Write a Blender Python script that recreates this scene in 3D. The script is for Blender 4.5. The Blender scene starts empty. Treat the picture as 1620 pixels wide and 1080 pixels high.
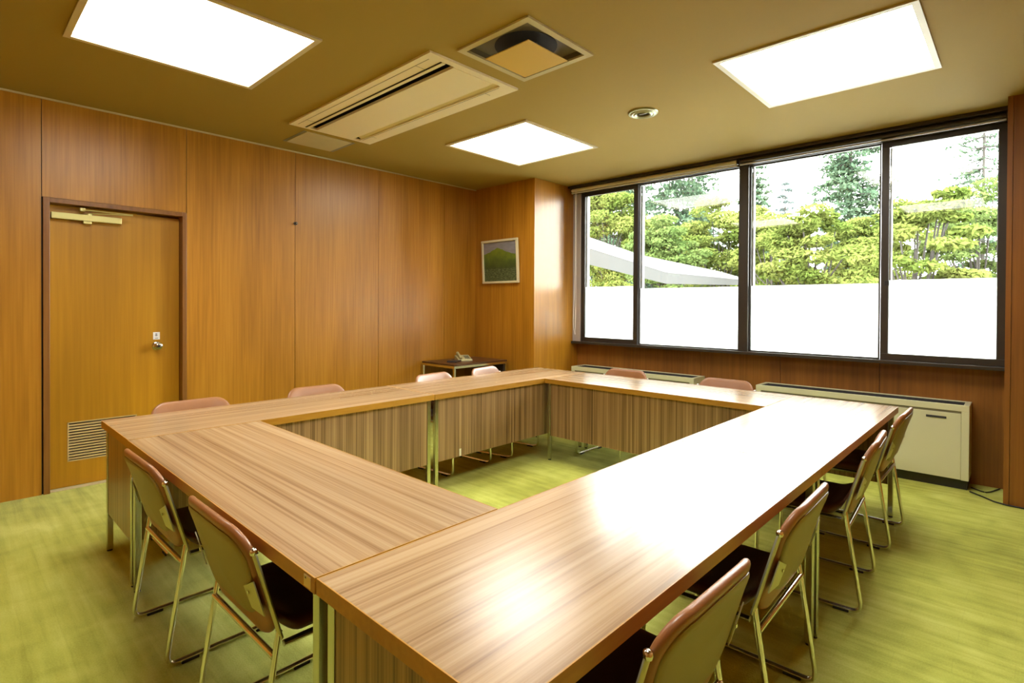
import bpy, bmesh, math, random
import numpy as np
from mathutils import Vector, Matrix, Euler
random.seed(7)
C = bpy.context.scene.collection
PI = math.pi

# ------------------------------------------------------------------ places
XW, H = -4.932, 2.751            # door wall, ceiling height
YP, YW, YV = 4.551, 5.27, 5.36   # pillar faces, window plane, wall under the window
XP, XQ = -3.966, -0.09           # inner faces of the two pillars
XR, YF = 0.85, -0.80             # wall on the right, wall behind
TX0, TX1, TX2, TX3 = -3.60, -3.00, -1.178, -0.572
TY0, TY1, TY2, TY3, TYM = 0.592, 1.189, 3.585, 4.183, 2.388
TH = 0.70

# ------------------------------------------------------------------ helpers
class MB:
    def __init__(s): s.v, s.f, s.m = [], [], []
    def add(s, vs, fs, mi=0):
        b = len(s.v); s.v += [tuple(p) for p in vs]
        for f in fs: s.f.append(tuple(b+i for i in f)); s.m.append(mi)
        return s
    def box(s, x0, x1, y0, y1, z0, z1, mi=0):
        v = [(x0,y0,z0),(x1,y0,z0),(x1,y1,z0),(x0,y1,z0),(x0,y0,z1),(x1,y0,z1),(x1,y1,z1),(x0,y1,z1)]
        return s.add(v, [(0,3,2,1),(4,5,6,7),(0,1,5,4),(1,2,6,5),(2,3,7,6),(3,0,4,7)], mi)
    def prism(s, pts, z0, z1, mi=0):
        n = len(pts)
        v = [(x,y,z0) for x,y in pts]+[(x,y,z1) for x,y in pts]
        f = [tuple(range(n))[::-1], tuple(range(n,2*n))]+[(i,(i+1)%n,n+(i+1)%n,n+i) for i in range(n)]
        return s.add(v, f, mi)
    def loft(s, rings, cap=True, mi=0):
        n = len(rings[0]); v = [p for r in rings for p in r]; f = []
        for k in range(len(rings)-1):
            for i in range(n):
                j = (i+1) % n
                f.append((k*n+i, k*n+j, (k+1)*n+j, (k+1)*n+i))
        if cap:
            f.append(tuple(range(n))[::-1]); f.append(tuple((len(rings)-1)*n+i for i in range(n)))
        return s.add(v, f, mi)
    def tube(s, path, r, n=10, r2=None, up=Vector((1,0,0)), cap=True, closed=False, mi=0):
        path = [Vector(p) for p in path]; rings = []
        rr = r if isinstance(r, (list, tuple)) else [r]*len(path)
        L = len(path)
        for i, p in enumerate(path):
            if closed: t = path[(i+1) % L]-path[i-1]
            else: t = path[min(i+1, L-1)]-path[max(i-1, 0)]
            t.normalize()
            a = up-t*up.dot(t)
            if a.length < 1e-4: a = Vector((0,1,0))-t*t.y
            if a.length < 1e-4: a = Vector((0,0,1))-t*t.z
            a.normalize(); b = t.cross(a)
            q = rr[i] if r2 is None else r2
            rings.append([p+a*rr[i]*math.cos(2*PI*k/n)+b*q*math.sin(2*PI*k/n) for k in range(n)])
        if closed: rings.append(rings[0]); cap = False
        return s.loft(rings, cap, mi)
    def lathe(s, prof, c=(0,0,0), n=24, axis='z', mi=0):
        rings = []
        for r, z in prof:
            ring = []
            for k in range(n):
                a = 2*PI*k/n; p = (r*math.cos(a), r*math.sin(a), z)
                if axis == 'x': p = (p[2], p[0], p[1])
                if axis == 'y': p = (p[1], p[2], p[0])
                ring.append((c[0]+p[0], c[1]+p[1], c[2]+p[2]))
            rings.append(ring)
        return s.loft(rings, True, mi)
    def build(s, name, mats, parent=None, smooth=None, bevel=0, loc=None, fix=True):
        me = bpy.data.meshes.new(name); me.from_pydata(s.v, [], s.f); me.update()
        for m in (mats if isinstance(mats, (list, tuple)) else [mats]): me.materials.append(m)
        me.polygons.foreach_set('material_index', s.m)
        if fix:
            bm = bmesh.new(); bm.from_mesh(me); bmesh.ops.recalc_face_normals(bm, faces=bm.faces)
            if bevel:
                es = [e for e in bm.edges if len(e.link_faces) == 2 and e.calc_face_angle(0) > 0.6]
                bmesh.ops.bevel(bm, geom=es, offset=bevel, segments=2, affect='EDGES', profile=0.5)
            bm.to_mesh(me); bm.free()
        if smooth is not None:
            me.shade_smooth(); me.set_sharp_from_angle(angle=math.radians(smooth))
        o = bpy.data.objects.new(name, me); C.objects.link(o)
        if parent: o.parent = parent
        if loc: o.location = loc
        return o

def tag(o, label, cat, group=None, kind=None):
    o['label'] = label; o['category'] = cat
    if group: o['group'] = group
    if kind: o['kind'] = kind
    return o
def thing(name, label, cat, loc=(0,0,0), rz=0, group=None, kind=None):
    o = bpy.data.objects.new(name, None); C.objects.link(o)
    o.location = loc; o.rotation_euler = (0,0,rz); o.empty_display_size = .1
    return tag(o, label, cat, group, kind)
def dup(root, loc, rz, label):
    r = root.copy(); C.objects.link(r); r.location = loc; r.rotation_euler = (0,0,rz); r['label'] = label
    for ch in list(root.children):
        c = ch.copy(); C.objects.link(c); c.parent = r
        for g in list(ch.children):
            d = g.copy(); C.objects.link(d); d.parent = c
    return r
def fillet(pts, seg=6):
    """pts: list of (Vector-like, radius) -> rounded polyline"""
    out = []
    P = [(Vector(p), r) for p, r in pts]
    for i, (p, r) in enumerate(P):
        if i == 0 or i == len(P)-1 or r == 0: out.append(p); continue
        a = (P[i-1][0]-p); b = (P[i+1][0]-p)
        la, lb = a.length, b.length; a.normalize(); b.normalize()
        ang = a.angle(b); d = min(r/math.tan(ang/2), la*.49, lb*.49)
        s0, s1 = p+a*d, p+b*d
        for k in range(seg+1):
            t = k/seg; out.append(s0*(1-t)**2+p*2*t*(1-t)+s1*t*t)
    return out
def rrect(hw, hh, r, n=6, cx=0, cy=0, rb=None):
    """rounded rectangle outline; r top corner radius, rb bottom corner radius"""
    rb = r if rb is None else rb; pts = []
    for (sx, sy, a0, q) in ((1,1,0,r),(-1,1,PI/2,r),(-1,-1,PI,rb),(1,-1,1.5*PI,rb)):
        q = max(q, .002)
        for k in range(n+1):
            a = a0+PI/2*k/n
            pts.append((cx+sx*(hw-q)+q*math.cos(a), cy+sy*(hh-q)+q*math.sin(a)))
    return pts

# ------------------------------------------------------------------ materials
def base(name):
    m = bpy.data.materials.new(name); m.use_nodes = True
    nt = m.node_tree; return m, nt, nt.nodes, nt.links, nt.nodes['Principled BSDF']
def plain(name, col, rough=.5, metal=0, coat=0, var=.06, vscale=9, spec=.5, bump=0, bscale=200):
    m, nt, N, L, B = base(name)
    tc = N.new('ShaderNodeTexCoord'); nz = N.new('ShaderNodeTexNoise'); nz.inputs['Scale'].default_value = vscale
    nz.inputs['Detail'].default_value = 3
    L.new(tc.outputs['Object'], nz.inputs['Vector'])
    mr = N.new('ShaderNodeMapRange'); mr.inputs['To Min'].default_value = 1-var; mr.inputs['To Max'].default_value = 1+var
    L.new(nz.outputs['Fac'], mr.inputs['Value'])
    hs = N.new('ShaderNodeHueSaturation'); hs.inputs['Color'].default_value = (*col, 1)
    L.new(mr.outputs['Result'], hs.inputs['Value']); L.new(hs.outputs['Color'], B.inputs['Base Color'])
    B.inputs['Roughness'].default_value = rough; B.inputs['Metallic'].default_value = metal
    B.inputs['Coat Weight'].default_value = coat; B.inputs['Specular IOR Level'].default_value = spec
    if bump:
        n2 = N.new('ShaderNodeTexNoise'); n2.inputs['Scale'].default_value = bscale; L.new(tc.outputs['Object'], n2.inputs['Vector'])
        bp = N.new('ShaderNodeBump'); bp.inputs['Strength'].default_value = bump; bp.inputs['Distance'].default_value = .01
        L.new(n2.outputs['Fac'], bp.inputs['Height']); L.new(bp.outputs['Normal'], B.inputs['Normal'])
    return m
def wood(name, stops, s1, s2, rough=.35, wear=None, coat=0, ior=1.5, mix=.5, low=None, bump=.02, spec=.5):
    """two stretched noises -> ramp. s1 coarse figure, s2 fine grain (scales per axis)"""
    m, nt, N, L, B = base(name)
    tc = N.new('ShaderNodeTexCoord')
    def nz(sc, det, dist=0, sd=0):
        mp = N.new('ShaderNodeMapping'); mp.inputs['Scale'].default_value = sc; mp.inputs['Location'].default_value = (sd, sd*.7, sd*1.3)
        L.new(tc.outputs['Object'], mp.inputs['Vector'])
        n = N.new('ShaderNodeTexNoise'); n.inputs['Scale'].default_value = 1; n.inputs['Detail'].default_value = det
        n.inputs['Distortion'].default_value = dist
        L.new(mp.outputs['Vector'], n.inputs['Vector']); return n.outputs['Fac']
    a, b = nz(s1, 3, .4), nz(s2, 4, .1, 5)
    mx = N.new('ShaderNodeMix'); mx.data_type = 'FLOAT'; mx.inputs[0].default_value = mix
    L.new(a, mx.inputs[2]); L.new(b, mx.inputs[3]); fac = mx.outputs[0]
    rp = N.new('ShaderNodeValToRGB'); el = rp.color_ramp.elements
    el[0].position, el[0].color = stops[0][0], (*stops[0][1], 1)
    el[1].position, el[1].color = stops[-1][0], (*stops[-1][1], 1)
    for p, c in stops[1:-1]:
        e = el.new(p); e.color = (*c, 1)
    L.new(fac, rp.inputs['Fac']); col = rp.outputs['Color']
    if low:
        l = nz(low, 2, 0, 11)
        mr = N.new('ShaderNodeMapRange'); mr.inputs['From Min'].default_value = .3; mr.inputs['From Max'].default_value = .7
        mr.inputs['To Min'].default_value = .84; mr.inputs['To Max'].default_value = 1.14; L.new(l, mr.inputs['Value'])
        hs = N.new('ShaderNodeHueSaturation'); L.new(col, hs.inputs['Color']); L.new(mr.outputs['Result'], hs.inputs['Value']); col = hs.outputs['Color']
    L.new(col, B.inputs['Base Color'])
    B.inputs['Roughness'].default_value = rough; B.inputs['IOR'].default_value = ior; B.inputs['Specular IOR Level'].default_value = spec
    B.inputs['Coat Weight'].default_value = coat; B.inputs['Coat Roughness'].default_value = .12
    if bump:
        bp = N.new('ShaderNodeBump'); bp.inputs['Strength'].default_value = bump; bp.inputs['Distance'].default_value = .004
        L.new(b, bp.inputs['Height']); L.new(bp.outputs['Normal'], B.inputs['Normal'])
    return m

M = {}
WOOD = [(.30,(.27,.108,.006)),(.5,(.39,.168,.012)),(.70,(.49,.230,.022))]
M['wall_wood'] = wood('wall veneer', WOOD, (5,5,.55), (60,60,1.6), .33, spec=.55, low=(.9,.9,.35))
M['wall_backlit'] = wood('backlit wall veneer', [(.3,(.16,.058,.009)),(.5,(.23,.087,.013)),(.7,(.30,.12,.018))], (5,5,.55), (60,60,1.6), .4, low=(.9,.9,.35))  # wall veneer again, with the backlit shade put into its colour
M['door_wood'] = wood('door veneer', [(.3,(.34,.150,.004)),(.5,(.42,.195,.006)),(.7,(.49,.24,.010))], (4,4,.5), (50,50,1.4), .38, low=(1.6,1.6,.7))
M['trim_wood'] = wood('frame veneer', [(.3,(.14,.052,.010)),(.5,(.20,.080,.014)),(.7,(.25,.105,.020))], (8,8,.6), (60,60,2), .35)
ZEB = [(.32,(.225,.130,.062)),(.43,(.335,.212,.107)),(.52,(.40,.268,.142)),(.62,(.45,.318,.178))]
M['top'] = wood('zebra laminate', ZEB, (.5,42,42), (1.0,150,150), .225, ior=1.68, mix=.42, low=(.5,3,3), bump=0)
M['panel'] = wood('striped laminate', [(.34,(.085,.046,.018)),(.43,(.19,.108,.042)),(.52,(.30,.18,.075)),(.63,(.42,.27,.12))], (30,30,.35), (120,120,.7), .3, mix=.5, bump=0)
M['edge'] = wood('edge band', [(.3,(.36,.165,.014)),(.7,(.50,.255,.028))], (2,8,8), (8,60,60), .35, bump=0)
M['under'] = plain('dark underside board', (.035,.022,.014), .6)
M['dark_top'] = wood('dark table veneer', [(.3,(.06,.025,.010)),(.7,(.12,.05,.02))], (3,8,8), (6,60,60), .3, bump=0)
M['chrome'] = plain('chrome', (.78,.76,.70), .16, 1, var=.02)
M['leg_metal'] = plain('plated leg', (.62,.62,.52), .24, 1, var=.03)
M['bar_metal'] = plain('painted bar', (.56,.57,.38), .33, .45, var=.03)
M['ring'] = plain('dull olive metal', (.36,.36,.19), .3, .5)
M['rubber'] = plain('black rubber', (.012,.012,.012), .5)
M['vinyl'] = plain('brown vinyl', (.29,.122,.042), .34, 0, var=.08, vscale=14, spec=.6, bump=.04, bscale=380)
M['seat_vinyl'] = plain('dark brown vinyl', (.11,.040,.024), .3, 0, var=.08, vscale=12, spec=.6, bump=.04, bscale=380)
M['shell'] = plain('olive beige plastic', (.27,.235,.095), .42, var=.04)
M['cream'] = plain('cream enamel', (.64,.64,.41), .38, var=.03, vscale=3)
M['cream_dark'] = plain('cream shadow groove', (.20,.18,.10), .5)
M['black'] = plain('matt black', (.010,.010,.009), .6)
M['plinth'] = plain('dark grey plinth', (.035,.035,.036), .6)
M['ac'] = plain('aged ivory plastic', (.80,.71,.47), .45, var=.03, vscale=2)
M['ac_slot'] = plain('slot void', (.012,.012,.010), .7)
M['vent_metal'] = plain('dull duct metal', (.17,.145,.10), .45, .2, var=.15, vscale=14)
M['vent_plate'] = plain('yellowed plate', (.62,.42,.085), .5, var=.05, vscale=4)
M['ceiling'] = plain('ceiling paint', (.335,.232,.048), .8, var=.035, vscale=.9, spec=.2)
M['bead'] = plain('ceiling bead', (.52,.45,.24), .6)
M['light_frame'] = plain('lamp frame', (.58,.50,.30), .4)
M['bronze'] = plain('dark bronze aluminium', (.042,.034,.026), .38, .3, var=.1)
M['alu'] = plain('grey aluminium', (.52,.51,.52), .4, .4, var=.04)
M['blind'] = plain('off white blind cloth', (.62,.60,.50), .6)
M['white'] = plain('white plastic', (.80,.79,.74), .5, var=.02)
M['paper'] = plain('paper label', (.78,.72,.52), .6)
M['ink'] = plain('grey ink', (.12,.12,.13), .6)
M['brass'] = plain('dull brass paint', (.62,.56,.22), .35, .35, var=.04)
M['steel'] = plain('polished steel', (.60,.58,.52), .15, 1)
M['louver'] = plain('tan louvre', (.48,.35,.15), .45)
M['frame'] = plain('pale picture frame', (.66,.60,.38), .4)
M['phone'] = plain('aged cream plastic', (.50,.46,.22), .4)
M['phone_dark'] = plain('charcoal plastic', (.035,.033,.035), .4)
M['keys'] = plain('grey keys', (.20,.19,.12), .5)
M['fascia'] = plain('painted concrete', (.018,.0178,.0160), .8, var=.12, vscale=1.2, bump=.1, bscale=20)
M['soffit'] = plain('brown render', (.05,.035,.025), .8)
M['bark'] = plain('bark', (.022,.018,.014), .9, var=.3)

def lamp_mat():
    m, nt, N, L, B = base('lamp diffuser')
    B.inputs['Base Color'].default_value = (.85,.85,.82,1); B.inputs['Roughness'].default_value = .4
    B.inputs['Emission Color'].default_value = (1,.975,.91,1); B.inputs['Emission Strength'].default_value = LAMP
    return m
def glass_mat():
    m, nt, N, L, B = base('window glass'); N.remove(B)
    out = N['Material Output']; tr = N.new('ShaderNodeBsdfTransparent'); tr.inputs['Color'].default_value = (.95,.97,.95,1)
    gl = N.new('ShaderNodeBsdfGlossy'); gl.inputs['Roughness'].default_value = .02
    fr = N.new('ShaderNodeFresnel'); fr.inputs['IOR'].default_value = 1.48
    mx = N.new('ShaderNodeMixShader')
    L.new(fr.outputs[0], mx.inputs[0]); L.new(tr.outputs[0], mx.inputs[1]); L.new(gl.outputs[0], mx.inputs[2]); L.new(mx.outputs[0], out.inputs[0])
    return m
def film_mat():
    m, nt, N, L, B = base('frosted film'); N.remove(B)
    out = N['Material Output']; tl = N.new('ShaderNodeBsdfTranslucent'); tl.inputs['Color'].default_value = (.93,.95,.93,1)
    df = N.new('ShaderNodeBsdfDiffuse'); df.inputs['Color'].default_value = (.85,.87,.85,1)
    mx = N.new('ShaderNodeMixShader'); mx.inputs[0].default_value = .12
    L.new(tl.outputs[0], mx.inputs[1]); L.new(df.outputs[0], mx.inputs[2]); L.new(mx.outputs[0], out.inputs[0])
    return m
def leaf_mat(name, c1, c2, trans=.35):
    m, nt, N, L, B = base(name); N.remove(B)
    out = N['Material Output']; tc = N.new('ShaderNodeTexCoord'); nz = N.new('ShaderNodeTexNoise'); nz.inputs['Scale'].default_value = 1.1; nz.inputs['Detail'].default_value = 4
    L.new(tc.outputs['Object'], nz.inputs['Vector'])
    rp = N.new('ShaderNodeValToRGB'); rp.color_ramp.elements[0].position = .36; rp.color_ramp.elements[1].position = .66
    rp.color_ramp.elements[0].color = (*c1,1); rp.color_ramp.elements[1].color = (*c2,1); L.new(nz.outputs['Fac'], rp.inputs['Fac'])
    df = N.new('ShaderNodeBsdfDiffuse'); tl = N.new('ShaderNodeBsdfTranslucent'); mx = N.new('ShaderNodeMixShader'); mx.inputs[0].default_value = trans
    L.new(rp.outputs[0], df.inputs[0]); L.new(rp.outputs[0], tl.inputs[0]); L.new(df.outputs[0], mx.inputs[1]); L.new(tl.outputs[0], mx.inputs[2]); L.new(mx.outputs[0], out.inputs[0])
    return m
def carpet_mat():
    m, nt, N, L, B = base('yellow green carpet')
    tc = N.new('ShaderNodeTexCoord')
    def nz(sc, det=4, dist=0):
        mp = N.new('ShaderNodeMapping'); mp.inputs['Scale'].default_value = sc; L.new(tc.outputs['Object'], mp.inputs['Vector'])
        n = N.new('ShaderNodeTexNoise'); n.inputs['Scale'].default_value = 1; n.inputs['Detail'].default_value = det; n.inputs['Distortion'].default_value = dist
        L.new(mp.outputs['Vector'], n.inputs['Vector']); return n.outputs['Fac']
    big, mid, fine, streak = nz((1.4,1.4,1.4),4,.6), nz((6,6,6),4,.5), nz((160,160,160),2), nz((1.6,26,1),3,.3)
    def math_(op, a, b):
        n = N.new('ShaderNodeMath'); n.operation = op
        for i, q in enumerate((a, b)):
            if isinstance(q, (int, float)): n.inputs[i].default_value = q
            else: L.new(q, n.inputs[i])
        return n.outputs[0]
    f = math_('ADD', math_('MULTIPLY', big, .34), math_('ADD', math_('MULTIPLY', mid, .26), math_('ADD', math_('MULTIPLY', streak, .26), math_('MULTIPLY', fine, .14))))
    rp = N.new('ShaderNodeValToRGB'); e = rp.color_ramp.elements
    e[0].position, e[0].color = .36, (.275,.290,.034,1)
    e[1].position, e[1].color = .64, (.60,.635,.150,1)
    k = e.new(.5); k.color = (.45,.482,.076,1)
    L.new(f, rp.inputs['Fac'])
    # faint woven seams: rows along the window wall plus broken cross joints
    br = N.new('ShaderNodeTexBrick'); br.offset = .5; br.inputs['Scale'].default_value = 1
    br.inputs['Brick Width'].default_value = .34; br.inputs['Row Height'].default_value = .1155; br.inputs['Mortar Size'].default_value = .0035
    br.inputs['Mortar Smooth'].default_value = 1
    br.inputs['Color1'].default_value = (1,1,1,1); br.inputs['Color2'].default_value = (.965,.965,.965,1); br.inputs['Mortar'].default_value = (.90,.90,.88,1)
    nzv = N.new('ShaderNodeTexNoise'); nzv.inputs['Scale'].default_value = 7; L.new(tc.outputs['Object'], nzv.inputs['Vector'])
    vm = N.new('ShaderNodeVectorMath'); vm.operation = 'MULTIPLY_ADD'; vm.inputs[1].default_value = (.018,.018,0); L.new(nzv.outputs['Color'], vm.inputs[0]); L.new(tc.outputs['Object'], vm.inputs[2])
    L.new(vm.outputs[0], br.inputs['Vector'])
    mx = N.new('ShaderNodeMix'); mx.data_type = 'RGBA'; mx.blend_type = 'MULTIPLY'; mx.inputs[0].default_value = .8
    L.new(rp.outputs[0], mx.inputs[6]); L.new(br.outputs[0], mx.inputs[7]); L.new(mx.outputs[2], B.inputs['Base Color'])
    B.inputs['Roughness'].default_value = .95; B.inputs['Specular IOR Level'].default_value = .15
    B.inputs['Sheen Weight'].default_value = .15
    bp = N.new('ShaderNodeBump'); bp.inputs['Strength'].default_value = .25; bp.inputs['Distance'].default_value = .006
    L.new(fine, bp.inputs['Height']); L.new(bp.outputs['Normal'], B.inputs['Normal'])
    return m
def painting_mat():
    """landscape: grey sky, green hill, darker field with dashes (object coords: x across, z up)"""
    m, nt, N, L, B = base('landscape painting')
    tc = N.new('ShaderNodeTexCoord'); sp = N.new('ShaderNodeSeparateXYZ'); L.new(tc.outputs['Object'], sp.inputs[0])
    def mt(op, a, b=0):
        n = N.new('ShaderNodeMath'); n.operation = op
        for i, q in enumerate((a, b)):
            if isinstance(q, (int, float)): n.inputs[i].default_value = q
            else: L.new(q, n.inputs[i])
        return n.outputs[0]
    def nz(sc, det=5):
        mp = N.new('ShaderNodeMapping'); mp.inputs['Scale'].default_value = sc; L.new(tc.outputs['Object'], mp.inputs['Vector'])
        n = N.new('ShaderNodeTexNoise'); n.inputs['Scale'].default_value = 1; n.inputs['Detail'].default_value = det; L.new(mp.outputs['Vector'], n.inputs['Vector']); return n.outputs['Fac']
    def ramp(f, st):
        r = N.new('ShaderNodeValToRGB'); e = r.color_ramp.elements
        e[0].position, e[0].color = st[0][0], (*st[0][1],1); e[1].position, e[1].color = st[-1][0], (*st[-1][1],1)
        for p, c in st[1:-1]: k = e.new(p); k.color = (*c,1)
        L.new(f, r.inputs['Fac']); return r.outputs[0]
    def mix(f, a, b):
        n = N.new('ShaderNodeMix'); n.data_type = 'RGBA'; L.new(f, n.inputs[0]); L.new(a, n.inputs[6]); L.new(b, n.inputs[7]); return n.outputs[2]
    x, z = sp.outputs['X'], sp.outputs['Z']
    n1 = nz((14,1,14)); n2 = nz((30,1,90)); n3 = nz((8,1,40))
    sky = ramp(n3, [(.3,(.20,.20,.21)),(.7,(.27,.26,.28))])
    hill = ramp(mt('ADD', mt('MULTIPLY', mt('ADD', z, .1), 2.4), mt('MULTIPLY', n1, .5)), [(.2,(.035,.055,.018)),(.5,(.075,.115,.022)),(.8,(.16,.22,.02))])
    field = ramp(n2, [(.35,(.03,.045,.022)),(.5,(.07,.10,.04)),(.7,(.17,.21,.10))])
    ridge = mt('ADD', mt('MULTIPLY', mt('ABSOLUTE', mt('ADD', x, .035)), -.30), mt('ADD', mt('MULTIPLY', n1, .05), .135))
    ishill = mt('LESS_THAN', z, ridge)
    isfield = mt('LESS_THAN', z, mt('ADD', mt('MULTIPLY', n1, .03), -.095))
    L.new(mix(isfield, mix(ishill, sky, hill), field), B.inputs['Base Color'])
    B.inputs['Roughness'].default_value = .35
    return m
def shingle_mat():
    m, nt, N, L, B = base('grey shingles')
    tc = N.new('ShaderNodeTexCoord'); br = N.new('ShaderNodeTexBrick'); br.inputs['Scale'].default_value = 1
    br.inputs['Brick Width'].default_value = .45; br.inputs['Row Height'].default_value = .22; br.inputs['Mortar Size'].default_value = .02
    br.inputs['Color1'].default_value = (.0075,.0067,.0064,1); br.inputs['Color2'].default_value = (.0122,.0112,.0108,1); br.inputs['Mortar'].default_value = (.0052,.0049,.0047,1)
    L.new(tc.outputs['Object'], br.inputs['Vector']); L.new(br.outputs[0], B.inputs['Base Color']); B.inputs['Roughness'].default_value = .85
    return m
LAMP = 7.5
TUBE = 10.0
SKY = 26.0
M['lamp'] = lamp_mat(); M['glass'] = glass_mat(); M['film'] = film_mat(); M['carpet'] = carpet_mat(); M['painting'] = painting_mat(); M['shingle'] = shingle_mat()
M['leaf_y'] = leaf_mat('maple leaves', (.055,.080,.016), (.110,.122,.032))
M['leaf_g'] = leaf_mat('green leaves', (.045,.072,.020), (.085,.108,.034))
M['needle'] = leaf_mat('conifer needles', (.030,.052,.032), (.058,.084,.050), .2)
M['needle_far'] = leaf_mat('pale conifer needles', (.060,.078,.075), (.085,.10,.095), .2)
M['ground_bounce'] = plain('pale bounce ground', (.42,.42,.40), .9)  # unseen ground, paleness added to bounce daylight onto film and into room

# ------------------------------------------------------------------ room shell
b = MB(); b.box(XW-.12, XR, YF, YV+.02, -.06, 0); tag(b.build('floor', M['carpet']), 'yellow-green carpeted floor of the meeting room', 'floor', kind='structure')

LIGHTS = [(-3.227,.93), (-3.257,3.56), (-.845,3.57), (-.845,.93)]
LH = .458
holes = [(x-LH,x+LH,y-LH,y+LH) for x,y in LIGHTS]
ACX0,ACX1,ACY0,ACY1 = -4.19,-2.415,1.878,2.60
holes.append((ACX0+.02,ACX1-.02,ACY0+.02,ACY1-.02))
VX0,VX1,VY0,VY1 = -2.30,-1.772,1.976,2.532
holes.append((VX0+.035,VX1-.035,VY0+.035,VY1-.035))
def holed(xs0, xs1, ys0, ys1, hs):
    xs = sorted({xs0,xs1,*[h[0] for h in hs],*[h[1] for h in hs]}); ys = sorted({ys0,ys1,*[h[2] for h in hs],*[h[3] for h in hs]})
    cells = []
    for i in range(len(xs)-1):
        for j in range(len(ys)-1):
            cx, cy = (xs[i]+xs[i+1])/2, (ys[j]+ys[j+1])/2
            if not any(h[0]<cx<h[1] and h[2]<cy<h[3] for h in hs): cells.append((xs[i],xs[i+1],ys[j],ys[j+1]))
    return cells
b = MB()
for x0,x1,y0,y1 in holed(XW-.02, XR, YF, YW+.06, holes): b.box(x0,x1,y0,y1,H,H+.03)
bmv = b
o = b.build('ceiling', M['ceiling'], fix=True); tag(o, 'mustard beige painted ceiling over the meeting room', 'ceiling', kind='structure')

# door wall: veneer boards with dark seams, an opening for the door
DY0, DY1, DZ = .489, 1.371, 2.064
SEAMS = [YF, -.42, .483, 1.373, 2.272, 3.169, 4.057, YP+.02]
b = MB()
g = .0022
for y0, y1 in zip(SEAMS[:-1], SEAMS[1:]):
    z0 = DZ+.002 if abs(y0-.483) < .01 else 0
    b.box(XW-.02, XW, y0+g, y1-g, z0, H)
b.box(XW-.16, XW-.0201, YF, DY0+.01, 0, H, 1); b.box(XW-.16, XW-.0201, DY1-.01, YP+.8, 0, H, 1); b.box(XW-.16, XW-.0201, DY0, DY1, DZ-.01, H, 1); b.box(XW-.19, XW-.1601, YF, YP+.8, 0, H, 1)
tag(b.build('wall_left', [M['wall_wood'], M['black']]), 'orange-brown veneered wall with the door in it', 'wall', kind='structure')
b = MB(); b.box(XW, XW+.012, YF, YP, H-.014, H-.002); tag(b.build('trim_1', M['bead']), 'thin pale bead between the door wall and the ceiling', 'trim', kind='structure')

# pillar with the picture on it
b = MB(); xm = -4.49
b.box(XW+.001, xm-g/2, YP, YP+.02, 0, H); b.box(xm+g/2, XP, YP, YP+.02, 0, H); b.box(XP-.02, XP, YP+.0205, YV+.1, 0, H)
b.box(XW, XP-.021, YP+.021, YV+.1, 0, H, 1)
tag(b.build('pillar', [M['wall_wood'], M['black']]), 'wide wood-veneered pillar with the picture hung on its front', 'pillar', kind='structure')
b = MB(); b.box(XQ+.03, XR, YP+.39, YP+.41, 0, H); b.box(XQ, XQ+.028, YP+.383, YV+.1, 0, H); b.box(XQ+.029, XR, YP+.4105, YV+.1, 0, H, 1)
tag(b.build('pillar', [M['wall_backlit'], M['black']]), 'wood-veneered pillar, backlit shade in its colour, at the right end of the window', 'pillar', kind='structure')

# wall under the window
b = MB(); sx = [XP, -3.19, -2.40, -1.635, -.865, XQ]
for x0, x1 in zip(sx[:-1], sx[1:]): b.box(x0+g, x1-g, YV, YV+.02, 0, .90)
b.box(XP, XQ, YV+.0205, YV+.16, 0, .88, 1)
tag(b.build('wall_back', [M['wall_backlit'], M['black']]), 'veneered panels, backlit shade in their colour, along the wall under the window', 'wall', kind='structure')
# walls beyond the frame
b = MB(); b.box(XR, XR+.1, YF, YV+.1, -.06, H+.03); tag(b.build('wall_right', M['wall_wood']), 'veneered wall on the right side of the room', 'wall', kind='structure')
b = MB(); b.box(XW-.19, XR+.1, YF-.1, YF, -.06, H+.03); tag(b.build('wall_front', M['wall_wood']), 'veneered wall behind the photographer', 'wall', kind='structure')
# closing wall behind pillars so that daylight enters by the window only
b = MB(); b.box(XW-.16, XP-.0, YV+.1, YV+.2, -.3, H+.03); b.box(XQ, XR+.1, YV+.1, YV+.2, -.3, H+.03); b.box(XP, XQ, YW+.061, YV+.2, H-.03, H+.03); b.box(XP, XQ, YV+.1601, YV+.2, -.3, .88)
tag(b.build('wall_outer', M['fascia']), 'outer wall around the window opening', 'wall', kind='structure')

# ------------------------------------------------------------------ door
d = thing('door_1', 'orange-brown wooden door with louvred grille and round knob', 'door', (XW, .93, 0), kind='structure')
b = MB(); FX0, FX1 = -.12, .012
b.box(FX0,FX1, DY0-.93, .525-.93, 0, DZ); b.box(FX0,FX1, 1.341-.93, DY1-.93, 0, DZ); b.box(FX0,FX1,.525-.93,1.341-.93,2.03,DZ)
b.box(-.1195,-.106, .525-.93,1.341-.93,0,2.03,0)
b.build('door_frame', M['trim_wood'], d, bevel=.0025)
DX = -.070     # door face
b = MB(); LV = (-.301,.12,.184,.469)  # louvre opening
y0,y1,z0,z1 = LV
b.box(DX-.035,DX,-.402,y0,.006,2.026); b.box(DX-.035,DX,y1,.408,.006,2.016); b.box(DX-.035,DX,y0,y1,.006,z0); b.box(DX-.035,DX,y0,y1,z1,2.026)
b.build('door_panel', M['door_wood'], d)
b = MB(); b.box(DX-.03,DX-.026,y0,y1,z0,z1,1)
for (a0,a1,c0,c1) in ((y0,y0+.008,z0,z1),(y1-.008,y1,z0,z1),(y0,y1,z0,z0+.008),(y0,y1,z1-.008,z1)): b.box(DX-.02,DX+.003,a0,a1,c0,c1)
ns = 13
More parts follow.
